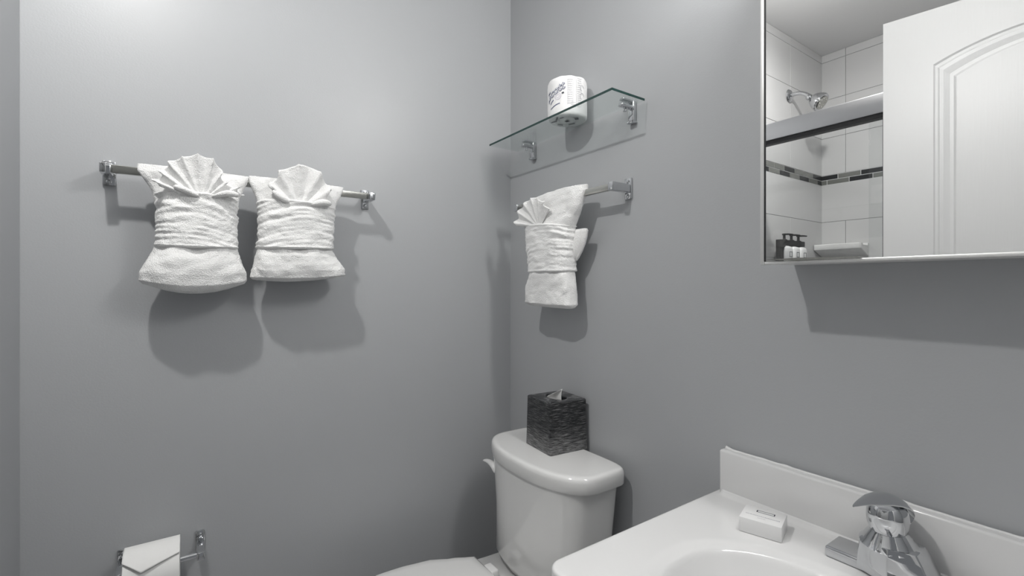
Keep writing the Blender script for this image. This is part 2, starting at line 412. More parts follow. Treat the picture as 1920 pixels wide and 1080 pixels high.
# ================================================================== mirror cabinet
CX0, CX1, CZ0, CZ1, CY = 0.9305, 1.44, 1.2685, 1.93, -0.115
t = empty('mirror_cabinet', (CX0, 0, CZ0), label='wall-hung bathroom cabinet with a frameless mirrored door reflecting the shower', cat='cabinet')
Wc, Hc = CX1 - CX0, CZ1 - CZ0
bm = NB(); box(bm, 0.004, Wc - 0.004, -0.094, 0.0, 0.002, Hc - 0.002, 0.001); obj('cabinet_body', bm, M['wood_white'], t)
bm = NB()
fr = 0.0072
box(bm, 0, fr, CY + 0.0005, -0.0965, 0, Hc, 0.0012); box(bm, Wc - fr, Wc, CY + 0.0005, -0.0965, 0, Hc, 0.0012)
box(bm, fr, Wc - fr, CY + 0.0005, -0.0965, 0, fr * 0.75, 0.0012); box(bm, fr, Wc - fr, CY + 0.0005, -0.0965, Hc - fr, Hc, 0.0012)
fo = obj('door_frame', bm, M['frame'], t, angle=40)
bm = NB(); box(bm, fr, Wc - fr, CY + 0.002, -0.0968, fr * 0.75, Hc - fr); mo = obj('mirror_door', bm, M['mirror'], t)
bm = NB(); box(bm, fr - 0.0004, fr + 0.0012, CY - 0.0001, CY + 0.0021, fr * 0.75, Hc - fr); obj('mirror_gap_shade', bm, M['dark'], t)  # thin black strip painted as the shade in the mirror edge gap
bm = NB()
pr = [(0.055, 0.0055), (0.145, 0.0065), (0.148, 0.0075), (0.06, 0.0095), (0.01, 0.0085)]
a = [bm.verts.new((x, CY - 0.004, z)) for x, z in pr]; b_ = [bm.verts.new((x, CY + 0.0015, z)) for x, z in pr]
bm.faces.new(a); bm.faces.new(b_[::-1])
for i in range(5): bm.faces.new((a[i], a[(i + 1) % 5], b_[(i + 1) % 5], b_[i]))
obj('finger_pull', bm, M['satin'], t)

# ================================================================== towel bars
def mp_left(u, w_, z): return Vector((w_, u, z))
def mp_back(u, w_, z): return Vector((u, -w_, z))
def obox(bm, mp, u0, u1, w0, w1, z0, z1, bev=0.0015):
    a, b_ = mp(u0, w0, z0), mp(u1, w1, z1)
    box(bm, min(a.x, b_.x), max(a.x, b_.x), min(a.y, b_.y), max(a.y, b_.y), min(a.z, b_.z), max(a.z, b_.z), bev)
def towel_bar(label, mp, u0, u1, z):
    t = empty('towel_bar', mp((u0 + u1) / 2, 0, z), label=label, cat='towel bar')
    o0 = t.location.copy()
    q = lambda u, w_, zz: mp(u, w_, zz) - o0
    bm = NB(); obox(bm, q, u0 + 0.009, u1 - 0.009, 0.054, 0.063, z - 0.0085, z + 0.0085, 0.001); obj('bar', bm, M['satin'], t, angle=40)
    for k, u in enumerate((u0, u1)):
        s = 1 if k == 0 else -1
        bm = NB(); obox(bm, q, u - 0.0095, u + 0.0095, 0.006, 0.070, z - 0.0105, z + 0.0105, 0.0022)
        po = obj('post', bm, M['chrome'], t, angle=40)
        bm = NB(); obox(bm, q, u - 0.0115, u + 0.0115, 0.0003, 0.006, z - 0.027, z + 0.027, 0.002)
        for zz in (-0.019, 0.019):
            c = q(u, 0.006, z + zz)
            rot = Matrix.Rotation(PI / 2, 4, 'Y') if mp is mp_left else Matrix.Rotation(PI / 2, 4, 'X')
            lathe(bm, [(0, 0), (0.0055, 0), (0.005, 0.002), (0.002, 0.003), (0, 0.0028)], 14, Matrix.Translation(c) @ rot)
        obj('wall_plate', bm, M['chrome'], po, angle=40)
    return t
towel_bar('chrome towel bar carrying two white bow-tied bath towels', mp_left, -1.073, -0.512, 1.479)
towel_bar('short chrome towel bar under the glass shelf, one hand towel on it', mp_back, 0.128, 0.538, 1.479)

# ================================================================== towels
def fbm(p, s, o=3):
    return noise.fractal(Vector(p) * s, 1.0, 2.0, o)
def interp(tab, x):
    if x <= tab[0][0]: return tab[0][1:]
    for a, b_ in zip(tab[:-1], tab[1:]):
        if x <= b_[0]:
            k = (x - a[0]) / (b_[0] - a[0]); k = k * k * (3 - 2 * k) * 0.6 + k * 0.4
            return tuple(a[i] + (b_[i] - a[i]) * k for i in range(1, len(a)))
    return tab[-1][1:]
def towel(name, label, mp, uc, body, band, fan, seed, group, flap=None, wedge=None):
    """body: rows (q, z, centre u, half width, w centre, half depth, exponent) top to bottom; band the same; both in wall coordinates"""
    t = empty(name, mp(uc, 0.06, 1.479), label=label, cat='towel', group=group)
    o0 = t.location.copy(); sd = Vector((seed * 3.1, seed * 1.7, seed))
    q = lambda u, w_, z: mp(u, w_, z) - o0
    # body of the folded towel
    bm = NB(); NR, NC = 96, 120; rows = []
    for i in range(NR + 1):
        k = i / NR
        z, c, hw, wc, hd, ex, sag, tilt = interp(body, k)
        r = []
        for j in range(NC):
            a = 2 * PI * j / NC
            du, dw = sup(a, hw, hd, ex)
            n1 = fbm((du * 1.0 + sd.x, z + sd.y, dw + sd.z), 22, 3) * 0.0035
            n2 = fbm((du + sd.x, z * 1.0 + sd.y, dw), 260, 2) * 0.0009
            gather = 0.0018 * math.sin(du * 95 + 3 * fbm((sd.x, z, 0), 8)) * math.exp(-((z - band[-1][1]) / 0.018) ** 2) * (1 if dw > 0 else 0)
            f = 1 + (n1 + n2) / max(0.02, math.hypot(du, dw))
            zz = z - sag * (1 - min(1, abs(du / max(hw, 1e-4))) ** 2) + tilt * du / max(hw, 1e-4)
            r.append(q(c + du * f, max(0.004, wc + dw * f + gather + n1), zz + n2))
        rows.append(r)
    loft(bm, rows); obj('towel_body', bm, M['terry'], t, smooth=True)
    # band wrapped round the waist, creased by the wrap
    bm = NB(); NR, NC = 84, 130; rows = []
    for i in range(-5, NR + 6):
        k = min(1, max(0, i / NR))
        z, c, hw, wc, hd, ex, sag, tilt = interp(band, k)
        out = max(0, -i, i - NR)
        sh = 0.0052 * (1 - math.cos(out / 5 * PI / 2)) + (0.004 if out == 5 else 0)
        lip = 0.0022 * math.exp(-((i - 2) / 3.0) ** 2) + 0.0022 * math.exp(-((i - NR + 2) / 3.0) ** 2)
        r = []
        for j in range(NC):
            a = 2 * PI * j / NC
            du, dw = sup(a, hw, hd, ex)
            un = du / hw
            bend = z + 0.018 * un * (0.6 if seed % 2 else -0.5) + 0.012 * abs(un) ** 2
            cr = 0
            for m_, (fq, am) in enumerate(((330, 0.0008), (560, 0.0006), (215, 0.0009))):
                mask = max(0, fbm((un * 1.4 + sd.x + m_ * 7, z * 16, sd.z), 1.0, 2) - 0.02 + 0.45 * abs(un) + 0.35 * max(0, 0.45 - k))
                cr += am * mask * 1.7 * math.sin(bend * fq + 2.2 * fbm((un * 1.1 + sd.y, z * 10, m_), 1.2, 2))
            cr += fbm((du + sd.x, z + sd.y, dw), 34, 3) * 0.0020 + fbm((du, z + sd.y, dw), 160, 2) * 0.0008
            f = 1 + (cr + lip - sh) / max(0.03, math.hypot(du, dw))
            dz = 0.0015 * (out if i < 0 else -out) * (1 if out < 5 else 0.6)
            zz = z - sag * (1 - un * un) + tilt * un + dz * 0.5
            r.append(q(c + du * f, max(0.004, wc + dw * f + (cr - sh) * (1 if dw > 0 else -1) * 0.5), zz))
        rows.append(r)
    loft(bm, rows, True, True); obj('waist_band', bm, M['terry'], t, smooth=True)
    # fan of pleats tucked into the band
    for (pu, pw, pz, a0, a1, npl, rad, amp, thick, lean) in fan:
        bm = NB(); NA, NRd = npl * 14, 22; vr = []
        for i in range(NRd + 1):
            rr = i / NRd; r = []
            for j in range(NA + 1):
                s = j / NA; th = math.radians(a0 + (a1 - a0) * s)
                R = rad(s) * (1 + 0.06 * fbm((s * 9 + sd.x, 0, sd.y), 1.0, 2))
                ph = s * npl * 2 * PI + 0.6 * fbm((s * 3, rr, sd.z), 1.2, 2)
                tri = 2 / PI * math.asin(max(-1, min(1, math.sin(ph) * 0.985)))
                am = amp(s) * (0.12 + 0.88 * rr ** 0.8)
                x = (0.006 + rr * R) * math.cos(th) + 0.75 * am * math.cos(ph) * rr
                y = (rr * R) * math.sin(th) + 0.25 * am * tri * rr
                wv = pw + tri * am + lean * rr ** 1.4 + 0.0015 * fbm((x + sd.x, y, 0), 60, 2)
                if rr == 0: wv = pw - 0.004
                wv = max(wv, 0.066)
                r.append(bm.verts.new(q(pu + x * 1.0, wv, pz + y)))
            vr.append(r)
        for a, b_ in zip(vr[:-1], vr[1:]):
            for j in range(NA): bm.faces.new((a[j], a[j + 1], b_[j + 1], b_[j]))
        bmesh.ops.recalc_face_normals(bm, faces=bm.faces)
        o = obj('pleated_fan', bm, M['terry'], t, smooth=True)
        sm = o.modifiers.new('solid', 'SOLIDIFY'); sm.thickness = thick; sm.offset = 0
        ss = o.modifiers.new('sub', 'SUBSURF'); ss.levels = 1; ss.render_levels = 1
    if wedge:
        bm = NB(); rows = []
        for i in range(29):
            k = i / 28 * (len(wedge) - 1); a_ = wedge[int(min(k, len(wedge) - 2))]; b_ = wedge[int(min(k, len(wedge) - 2)) + 1]; f = k - int(min(k, len(wedge) - 2))
            z, ue, hd = (a_[m_] + (b_[m_] - a_[m_]) * f for m_ in range(3))
            c, hw = (ue + 0.37) / 2, (ue - 0.37) / 2
            rows.append([q(c + sup(2 * PI * n_ / 48, hw, hd, 2.0)[0], 0.046 + sup(2 * PI * n_ / 48, hw, hd * 0.85, 2.0)[1] + 0.004 * fbm((z, n_ * 0.2, 1), 14, 2) * min(1, hd / 0.01), z + 0.10 * 0) for n_ in range(48)])
        loft(bm, rows); obj('tucked_fold', bm, M['terry'], t, smooth=True)
    if flap:
        for pts, rs, fl in flap:
            bm = NB(); tube(bm, [q(*p) for p in pts], rs, 20, True, fl)
            o = obj('tucked_fold', bm, M['terry'], t, smooth=True)
            ss = o.modifiers.new('sub', 'SUBSURF'); ss.levels = 1; ss.render_levels = 1
    return t

def rad_tab(tab):
    def f(s):
        for a, b_ in zip(tab[:-1], tab[1:]):
            if s <= b_[0]: return a[1] + (b_[1] - a[1]) * (s - a[0]) / (b_[0] - a[0])
        return tab[-1][1]
    return f
def fan_rad(up, side, asym=0.0):
    return lambda s: side + (up - side) * math.sin(PI * s) ** 0.9 + asym * (s - 0.5)
def fan_amp(mid, end):
    return lambda s: mid + (end - mid) * (2 * abs(s - 0.5)) ** 2

# (k, z, centre, half width, w centre, half depth, exponent, sag, tilt)
bodyA = [(0.0, 1.496, -0.9155, 0.100, 0.060, 0.004, 2.4, 0.0, -0.001), (0.03, 1.4945, -0.9155, 0.1055, 0.060, 0.012, 3, 0.0, -0.001),
         (0.10, 1.482, -0.9155, 0.1045, 0.060, 0.017, 3.2, 0, 0), (0.28, 1.436, -0.912, 0.082, 0.062, 0.030, 2.8, 0, 0),
         (0.42, 1.40, -0.9115, 0.074, 0.064, 0.036, 2.6, 0, 0), (0.62, 1.325, -0.9115, 0.075, 0.064, 0.036, 2.6, 0, 0),
         (0.72, 1.300, -0.913, 0.085, 0.066, 0.041, 2.7, 0.002, 0), (0.85, 1.262, -0.9155, 0.099, 0.067, 0.044, 2.9, 0.006, 0), (0.93, 1.244, -0.9155, 0.1015, 0.067, 0.041, 3, 0.013, 0),
         (0.975, 1.236, -0.9155, 0.096, 0.065, 0.030, 3, 0.018, 0), (1.0, 1.2335, -0.9155, 0.086, 0.063, 0.012, 3, 0.020, 0)]
bandA = [(0, 1.432, -0.9115, 0.0785, 0.064, 0.042, 2.7, -0.006, 0), (0.3, 1.40, -0.9115, 0.0785, 0.064, 0.044, 2.8, -0.004, 0), (0.7, 1.35, -0.9115, 0.0765, 0.064, 0.044, 2.9, 0, 0), (1, 1.3205, -0.9115, 0.0785, 0.064, 0.045, 3, 0.002, 0)]
towel('bath_towel', 'larger white bath towel tied with a band, a wide crisp pleated fan above it', mp_left, -0.912, bodyA, bandA,
      [(-0.905, 0.100, 1.424, 166, 14, 9, rad_tab([(0, 0.080), (0.10, 0.084), (0.22, 0.090), (0.35, 0.094), (0.50, 0.095), (0.60, 0.092), (0.67, 0.074), (0.75, 0.060), (0.84, 0.060), (0.93, 0.076), (1, 0.070)]), fan_amp(0.0050, 0.010), 0.0035, 0.012)], 3, 'bow-tied bath towels',
      [([(-0.958, 0.110, 1.447), (-0.936, 0.116, 1.441), (-0.908, 0.107, 1.428)], [0.006, 0.0095, 0.004], 0.8),
       ([(-0.832, 0.112, 1.437), (-0.856, 0.117, 1.445), (-0.888, 0.108, 1.430)], [0.008, 0.0105, 0.004], 0.8)])
bodyB = [(0.0, 1.497, -0.7000, 0.105, 0.060, 0.004, 2.4, 0.0, -0.001), (0.03, 1.4955, -0.700, 0.1115, 0.060, 0.012, 3, 0.0, -0.001),
         (0.10, 1.482, -0.700, 0.1095, 0.060, 0.017, 3.2, 0, 0), (0.28, 1.438, -0.700, 0.092, 0.062, 0.030, 2.8, 0, 0),
         (0.42, 1.40, -0.702, 0.084, 0.064, 0.036, 2.6, 0, 0), (0.62, 1.328, -0.704, 0.086, 0.064, 0.036, 2.6, 0, 0),
         (0.72, 1.306, -0.702, 0.094, 0.066, 0.041, 2.7, 0.001, 0), (0.86, 1.272, -0.6965, 0.1075, 0.066, 0.041, 3.0, 0.003, 0.002), (0.94, 1.256, -0.6955, 0.109, 0.066, 0.036, 3.4, 0.006, 0.004),
         (0.98, 1.252, -0.6955, 0.105, 0.065, 0.022, 3.4, 0.008, 0.005), (1.0, 1.2505, -0.6955, 0.098, 0.064, 0.008, 3, 0.008, 0.005)]
bandB = [(0, 1.434, -0.7015, 0.090, 0.064, 0.042, 2.7, -0.006, -0.002), (0.3, 1.40, -0.7015, 0.089, 0.064, 0.044, 2.8, -0.004, 0), (0.7, 1.355, -0.7035, 0.0875, 0.064, 0.044, 2.9, 0, 0.001), (1, 1.326, -0.7045, 0.0885, 0.064, 0.045, 3, 0.001, 0.002)]
towel('bath_towel', 'smaller white bath towel tied with a band, its fan soft and rounded, nearer the corner', mp_left, -0.702, bodyB, bandB,
      [(-0.702, 0.094, 1.425, 156, 14, 5, rad_tab([(0, 0.060), (0.15, 0.082), (0.3, 0.096), (0.45, 0.104), (0.55, 0.104), (0.68, 0.098), (0.82, 0.084), (0.92, 0.070), (1, 0.062)]), fan_amp(0.0065, 0.010), 0.009, 0.010)], 6, 'bow-tied bath towels',
      [([(-0.765, 0.104, 1.462), (-0.752, 0.112, 1.447), (-0.725, 0.105, 1.433)], [0.006, 0.010, 0.005], 0.9),
       ([(-0.628, 0.108, 1.438), (-0.650, 0.114, 1.445), (-0.680, 0.105, 1.432)], [0.007, 0.0115, 0.005], 0.9)])
bodyC = [(0.0, 1.500, 0.335, 0.105, 0.060, 0.004, 2.4, -0.004, 0.002), (0.03, 1.4985, 0.335, 0.112, 0.060, 0.012, 3, -0.004, 0.002),
         (0.10, 1.484, 0.333, 0.111, 0.060, 0.018, 3.2, -0.003, 0.002), (0.28, 1.425, 0.312, 0.100, 0.062, 0.026, 3.0, 0, 0),
         (0.42, 1.385, 0.298, 0.090, 0.064, 0.030, 2.8, 0, 0), (0.62, 1.285, 0.303, 0.082, 0.064, 0.031, 2.8, 0, 0),
         (0.72, 1.262, 0.303, 0.087, 0.065, 0.034, 3.0, 0, 0), (0.88, 1.205, 0.298, 0.098, 0.065, 0.035, 3.4, 0.002, 0), (0.95, 1.180, 0.296, 0.102, 0.065, 0.032, 3.8, 0.002, -0.002),
         (0.985, 1.172, 0.296, 0.099, 0.064, 0.018, 3.8, 0.002, -0.002), (1.0, 1.170, 0.296, 0.093, 0.063, 0.006, 3, 0.002, -0.002)]
bandC = [(0, 1.403, 0.293, 0.098, 0.064, 0.036, 3.0, -0.004, -0.008), (0.4, 1.36, 0.296, 0.094, 0.064, 0.038, 3.1, -0.002, -0.005), (0.75, 1.305, 0.301, 0.088, 0.064, 0.038, 3.2, 0, 0), (1, 1.272, 0.302, 0.0875, 0.064, 0.038, 3.2, 0, 0)]
towel('hand_towel', 'white hand towel folded with a band and fan, under the glass shelf', mp_back, 0.32, bodyC, bandC,
      [(0.278, 0.092, 1.405, 176, 40, 6, fan_rad(0.085, 0.080, -0.03), fan_amp(0.0055, 0.011), 0.0045, 0.012)], 4, None,
      None, wedge=[(1.387, 0.424, 0.002), (1.386, 0.430, 0.006), (1.380, 0.433, 0.011), (1.362, 0.429, 0.014), (1.345, 0.422, 0.015), (1.325, 0.410, 0.014), (1.308, 0.398, 0.010), (1.300, 0.392, 0.004)])

# ================================================================== glass shelf
SZ = 1.6845
t = empty('glass_shelf', (0.31, 0, SZ), label='clear glass shelf with green edges on two chrome clamps', cat='shelf')
bm = NB(); box(bm, 0.060 - 0.31, 0.594 - 0.31, -0.1235, -0.010, 0, 0.0055); gl = obj('glass_plate', bm, M['glass'], t)
bm = NB(); box(bm, 0.0595 - 0.31, 0.5948 - 0.31, -0.1245, -0.1235, 0, 0.0055); box(bm, 0.594 - 0.31, 0.595 - 0.31, -0.1235, -0.010, 0, 0.0055)
obj('glass_edge', bm, M['glass_edge'], gl)
for bx in (0.140, 0.5535):
    x = bx - 0.31
    bm = NB()
    box(bm, x - 0.009, x + 0.009, -0.0145, 0.0, -0.040, 0.013, 0.004, 3)
    box(bm, x - 0.0075, x + 0.0075, -0.052, -0.008, -0.009, -0.0005, 0.003, 3)
    box(bm, x - 0.0075, x + 0.0075, -0.048, -0.008, 0.0065, 0.0125, 0.0025, 3)
    lathe(bm, [(0, -0.018), (0.005, -0.018), (0.005, -0.009), (0, -0.009)], 16, Matrix.Translation((x, -0.034, 0)))
    box(bm, x - 0.0115, x + 0.0115, -0.018, 0.0, -0.045, -0.039, 0.003, 2)
    obj('shelf_clamp', bm, M['chrome'], t, angle=40)

# ================================================================== wrapped toilet roll on the shelf
def text_mesh(s, size, shear=0.0, extr=0.0004, offset=0.0):
    c = bpy.data.curves.new('text', 'FONT'); c.body = s; c.size = size; c.shear = shear; c.extrude = extr; c.offset = offset
    c.align_x = 'CENTER'; c.align_y = 'CENTER'; c.resolution_u = 3
    o = bpy.data.objects.new('text', c); COL.objects.link(o)
    bpy.context.view_layer.update()
    me = bpy.data.meshes.new_from_object(o.evaluated_get(bpy.context.evaluated_depsgraph_get()))
    bpy.data.objects.remove(o); bpy.data.curves.remove(c)
    return me
RC = Vector((0.3655, -0.0590, SZ + 0.0062)); RR, RH = 0.0545, 0.108
roll = empty('toilet_roll', RC, label='paper-wrapped toilet roll with blue printing standing on the glass shelf', cat='toilet roll')
bm = NB(); rows = []
prof = [(0.022, 0.010), (0.030, 0.002), (0.050, 0.0), (0.0535, 0.003), (RR, 0.008), (RR, 0.03), (RR, 0.06), (RR, 0.088), (0.0540, 0.098), (0.0515, 0.1045), (0.046, RH), (0.030, 0.1065), (0.021, 0.100)]
for pi_, (r, z) in enumerate(prof):
    rr = []
    for k in range(72):
        a = 2 * PI * k / 72
        j = 0.0012 * noise.noise(Vector((math.cos(a) * 2.5, math.sin(a) * 2.5, z * 30)))
        edge = 0.0028 * noise.noise(Vector((a * 1.9, 0, 3))) if z > 0.09 else 0
        rr.append(Vector(((r + j) * math.cos(a), (r + j) * math.sin(a), z + edge)))
    rows.append(rr)
loft(bm, rows); obj('paper_wrapper', bm, M['wrap'], roll, angle=60)
bm = NB(); lathe(bm, [(0.0, 0.0022), (0.012, 0.0014), (0.0225, 0.0010), (0.0225, 0.104), (0.0, 0.104)], 24); obj('wrapper_end', bm, M['wrap'], roll)
def wrap_cyl(me, a0, z0, R, tilt=0.0):
    ct, s_ = math.cos(tilt), math.sin(tilt)
    for v in me.vertices:
        x, y, e = v.co
        X, Y = x * ct - y * s_, x * s_ + y * ct
        a = a0 + X / R; r = R + 0.0004 + e
        v.co = (r * math.cos(a), r * math.sin(a), z0 + Y)
    return me
# the side facing the room: direction of the camera from the roll is about angle -41 deg
A = math.radians(-41)
R_ = RR + 0.0006
link('brand_print', wrap_cyl(text_mesh('Scott', 0.030, 0.35, 0.0003, 0.0006), A - 0.70, 0.066, R_, 0.42), M['ink_blue'], roll)
link('brand_highlight', wrap_cyl(text_mesh('Scott', 0.030, 0.35, 0.0006, -0.0006), A - 0.70, 0.066, R_, 0.42), M['wrap'], roll)
def arc_strip(bm, a0, z0, pts, wd, R=R_ + 0.0003):
    """a ribbon on the roll through (x, y) points around (a0, z0)"""
    vs = []
    for i, (x, y) in enumerate(pts):
        p0 = pts[max(0, i - 1)]; p1 = pts[min(len(pts) - 1, i + 1)]
        dx, dy = p1[0] - p0[0], p1[1] - p0[1]; L = math.hypot(dx, dy) or 1
        nx, ny = -dy / L * wd / 2, dx / L * wd / 2
        for s in (1, -1):
            X, Y = x + nx * s, y + ny * s; a = a0 + X / R
            vs.append(bm.verts.new((R * math.cos(a), R * math.sin(a), z0 + Y)))
    for i in range(len(pts) - 1):
        bm.faces.new((vs[2 * i], vs[2 * i + 1], vs[2 * i + 3], vs[2 * i + 2]))
bm = NB()
arc_strip(bm, A - 0.62, 0.026, [(-0.018 + 0.004 * i, 0.010 * math.sin(i / 9 * PI / 2) - 0.004) for i in range(9)], 0.0022)
arc_strip(bm, A - 0.85, 0.040, [(-0.006, -0.004), (0.0, 0.001), (0.006, 0.005)], 0.0026)
arc_strip(bm, A - 1.08, 0.048, [(-0.002, -0.008), (-0.001, -0.002), (0.003, 0.006)], 0.0022)
obj('blue_rules', bm, M['ink_blue'], roll)
bm = NB(); arc_strip(bm, A - 0.22, 0.058, [(-0.003, 0), (0.0, 0.0005), (0.003, 0.001)], 0.0042); obj('dark_mark', bm, M['ink_dark'], roll)
bm = NB(); arc_strip(bm, A - 0.48, 0.052, [(0.009 * math.cos(2 * PI * i / 28), 0.009 * math.sin(2 * PI * i / 28)) for i in range(29)], 0.0012)
arc_strip(bm, A - 0.48, 0.052, [(0.0045 * math.cos(2 * PI * i / 20), 0.0045 * math.sin(2 * PI * i / 20)) for i in range(21)], 0.001)
obj('round_seal', bm, M['ink_lilac'], roll)
bm = NB(); rnd = random.Random(5)
for a_, z_lo, z_hi in ((A + 0.12, 0.030, 0.096), (A + 0.62, 0.022, 0.098), (A + 0.30, 0.020, 0.034)):
    z = z_lo
    while z < z_hi:
        x = -0.006
        while x < 0.006:
            l = rnd.uniform(0.001, 0.003); arc_strip(bm, a_, z, [(x, 0), (x + l, 0)], 0.0016); x += l + 0.0009
        z += 0.0058
for a_ in (A + 0.02, A + 0.27, A + 0.45):
    arc_strip(bm, a_, 0.06, [(0, -0.035), (0, 0), (0, 0.035)], 0.0005)
obj('small_print', bm, M['ink_pale'], roll)
bm = NB()
for a_, z0_, rad_ in ((A + 0.80, 0.052, 0.007), (A + 0.80, 0.074, 0.006)):
    arc_strip(bm, a_, z0_, [(rad_ * math.cos(i * .35), rad_ * 1.2 * math.sin(i * .35)) for i in range(14)], 0.0014)
obj('side_emblem', bm, M['ink_pale'], roll)
bm = NB()
for (x, y, l, wd, rz_) in ((-0.026, -0.026, 0.020, 0.006, 0.3), (0.030, 0.008, 0.014, 0.010, -0.9), (-0.002, -0.036, 0.026, 0.0045, -0.6), (-0.034, 0.004, 0.016, 0.005, 1.2), (0.012, -0.030, 0.014, 0.005, 0.2), (0.000, 0.000, 0.012, 0.010, 0.1), (-0.010, 0.026, 0.020, 0.005, 0.4)):
    c_, s_ = math.cos(rz_), math.sin(rz_)
    bm.faces.new([bm.verts.new((x + dx * c_ - dy * s_, y + dx * s_ + dy * c_, -0.0006)) for dx, dy in ((-l / 2, -wd / 2), (l / 2, -wd / 2), (l / 2, wd / 2), (-l / 2, wd / 2))])
obj('base_print', bm, M['ink_dark'], roll, kind='stuff')

# ================================================================== toilet paper holder and its roll
HZ_, HX = 0.619, 0.070
t = empty('paper_holder', (0, -0.976, HZ_), label='chrome toilet paper holder on the wall below the bath towels', cat='paper holder')
o0 = Vector((0, -0.976, HZ_))
for u in (-1.050, -0.9065):
    y = u + 0.976
    bm = NB(); box(bm, 0.0003, 0.006, y - 0.0095, y + 0.0095, -0.026, 0.026, 0.002)
    for zz in (0.015,):
        lathe(bm, [(0, 0), (0.0055, 0), (0.005, 0.003), (0.002, 0.004), (0, 0.0038)], 14, Matrix.Translation((0.006, y, zz)) @ Matrix.Rotation(PI / 2, 4, 'Y'))
    wp = obj('wall_plate', bm, M['chrome'], t, angle=40)
    bm = NB(); box(bm, 0.006, HX + 0.011, y - 0.0075, y + 0.0075, -0.0105, 0.0075, 0.002); obj('arm', bm, M['chrome'], t, angle=40)
bm = NB(); tube(bm, [(HX, -1.042 + 0.976, 0), (HX, -0.914 + 0.976, 0)], 0.0062, 20); obj('roller', bm, M['chrome'], t, angle=40)
RZ, RRad = 0.6115, 0.0565
t = empty('toilet_roll', (HX, -0.9935, RZ), label='toilet roll on the chrome wall holder, its loose end folded to a point', cat='toilet roll')
ya, yb = -0.0485, 0.0485
bm = NB(); rx = Matrix.Rotation(PI / 2, 4, 'X')
NA = 72
def ring(r, y): return [Vector((r * math.cos(2 * PI * k / NA), y, r * math.sin(2 * PI * k / NA))) for k in range(NA)]
loft(bm, [ring(0.021, ya), ring(RRad - 0.0015, ya), ring(RRad, ya + 0.001), ring(RRad, yb - 0.001), ring(RRad - 0.0015, yb), ring(0.021, yb), ring(0.021, ya)], False, False)
obj('paper_coil', bm, M['paper'], t, angle=40)
bm = NB(); loft(bm, [ring(0.0212, ya + .0005), ring(0.0212, yb - .0005), ring(0.0195, yb - .0005), ring(0.0195, ya + .0005), ring(0.0212, ya + .0005)], False, False); obj('roll_core', bm, M['core'], t, angle=40)
# loose sheet folded to a point, following the front of the roll
bm = NB(); cols = 30; rws = 24; vr = []
for i in range(cols + 1):
    s = i / cols; y = ya - 0.0005 + (yb - ya + 0.0005) * s
    tip = 0.33
    a_end = 52 - 25 * (s / tip) if s < tip else 27 + 20 * (s - tip) / (1 - tip)
    col = []
    for j in range(rws + 1):
        a = math.radians(112 + (a_end - 112) * j / rws)
        r = RRad + 0.0016 + 0.0040 * (j / rws) ** 2 + 0.0015 * math.sin(s * 5) * (j / rws)
        col.append(bm.verts.new((r * math.cos(a), y, r * math.sin(a))))
    vr.append(col)
for a, b_ in zip(vr[:-1], vr[1:]):
    for j in range(rws): bm.faces.new((a[j], a[j + 1], b_[j + 1], b_[j]))
o = obj('folded_sheet', bm, M['paper'], t, smooth=True)
sm = o.modifiers.new('solid', 'SOLIDIFY'); sm.thickness = 0.0007; sm.offset = 1

# ================================================================== toilet
TX = 0.343
t = empty('toilet', (TX, -0.35, 0), label='white two-piece toilet with its lid closed and a tissue box on the tank', cat='toilet')
def dshape(hw, yb_, yf, bow, n=4.0, N=72, cx=0.0):
    r = []
    cy = (yb_ + yf) / 2; hy = (yb_ - yf) / 2
    for k in range(N):
        x, y = sup(2 * PI * (k + .5) / N, hw, hy, n)
        if y > 0:   # squarer back
            x2, y2 = sup(2 * PI * (k + .5) / N, hw, hy, 9); x, y = x2, y2
        fr_ = max(0, -y / hy)
        r.append((cx + x, cy + y - bow * fr_ * (1 - (x / hw) ** 2)))
    return r
OY = 0.35
bm = NB(); rows = []
for z, hw, yb_, yf, bow in ((0.445, 0.150, -0.05, -0.165, 0.022), (0.452, 0.166, -0.04, -0.180, 0.026), (0.475, 0.174, -0.035, -0.190, 0.028), (0.60, 0.180, -0.03, -0.186, 0.028), (0.742, 0.196, -0.028, -0.188, 0.029)):
    rows.append([Vector((x, y + OY, z)) for x, y in dshape(hw, yb_, yf, bow, 4.5)])
loft(bm, rows); tk = obj('tank', bm, M['porcelain'], t, angle=50)
bm = NB(); rows = []
for z, d in ((0.734, 0.010), (0.7345, 0.002), (0.738, 0.0), (0.762, 0.0), (0.769, 0.0015), (0.7732, 0.0045), (0.7752, 0.009), (0.7755, 0.016)):
    rows.append([Vector((x, y + OY, z)) for x, y in dshape(0.2110 - d, -0.018 - d * .6, -0.192 + d, 0.032, 3.7)])
loft(bm, rows); obj('tank_lid', bm, M['porcelain'], t, angle=50)
# flush lever on the near corner
bm = NB()
LV = [(-0.2285, -0.1820, 0.6912), (-0.2096, -0.1820, 0.6979), (-0.1850, -0.1820, 0.6998), (-0.1655, -0.1820, 0.6948), (-0.1566, -0.1820, 0.6850), (-0.1522, -0.1820, 0.6770)]
tube(bm, [(x, y + OY, z) for x, y, z in LV], [0.003, 0.0068, 0.0095, 0.0108, 0.0098, 0.0060], 16, True, 0.8)
o = obj('flush_lever', bm, M['white'], t, smooth=True)
ss = o.modifiers.new('sub', 'SUBSURF'); ss.levels = 1; ss.render_levels = 1
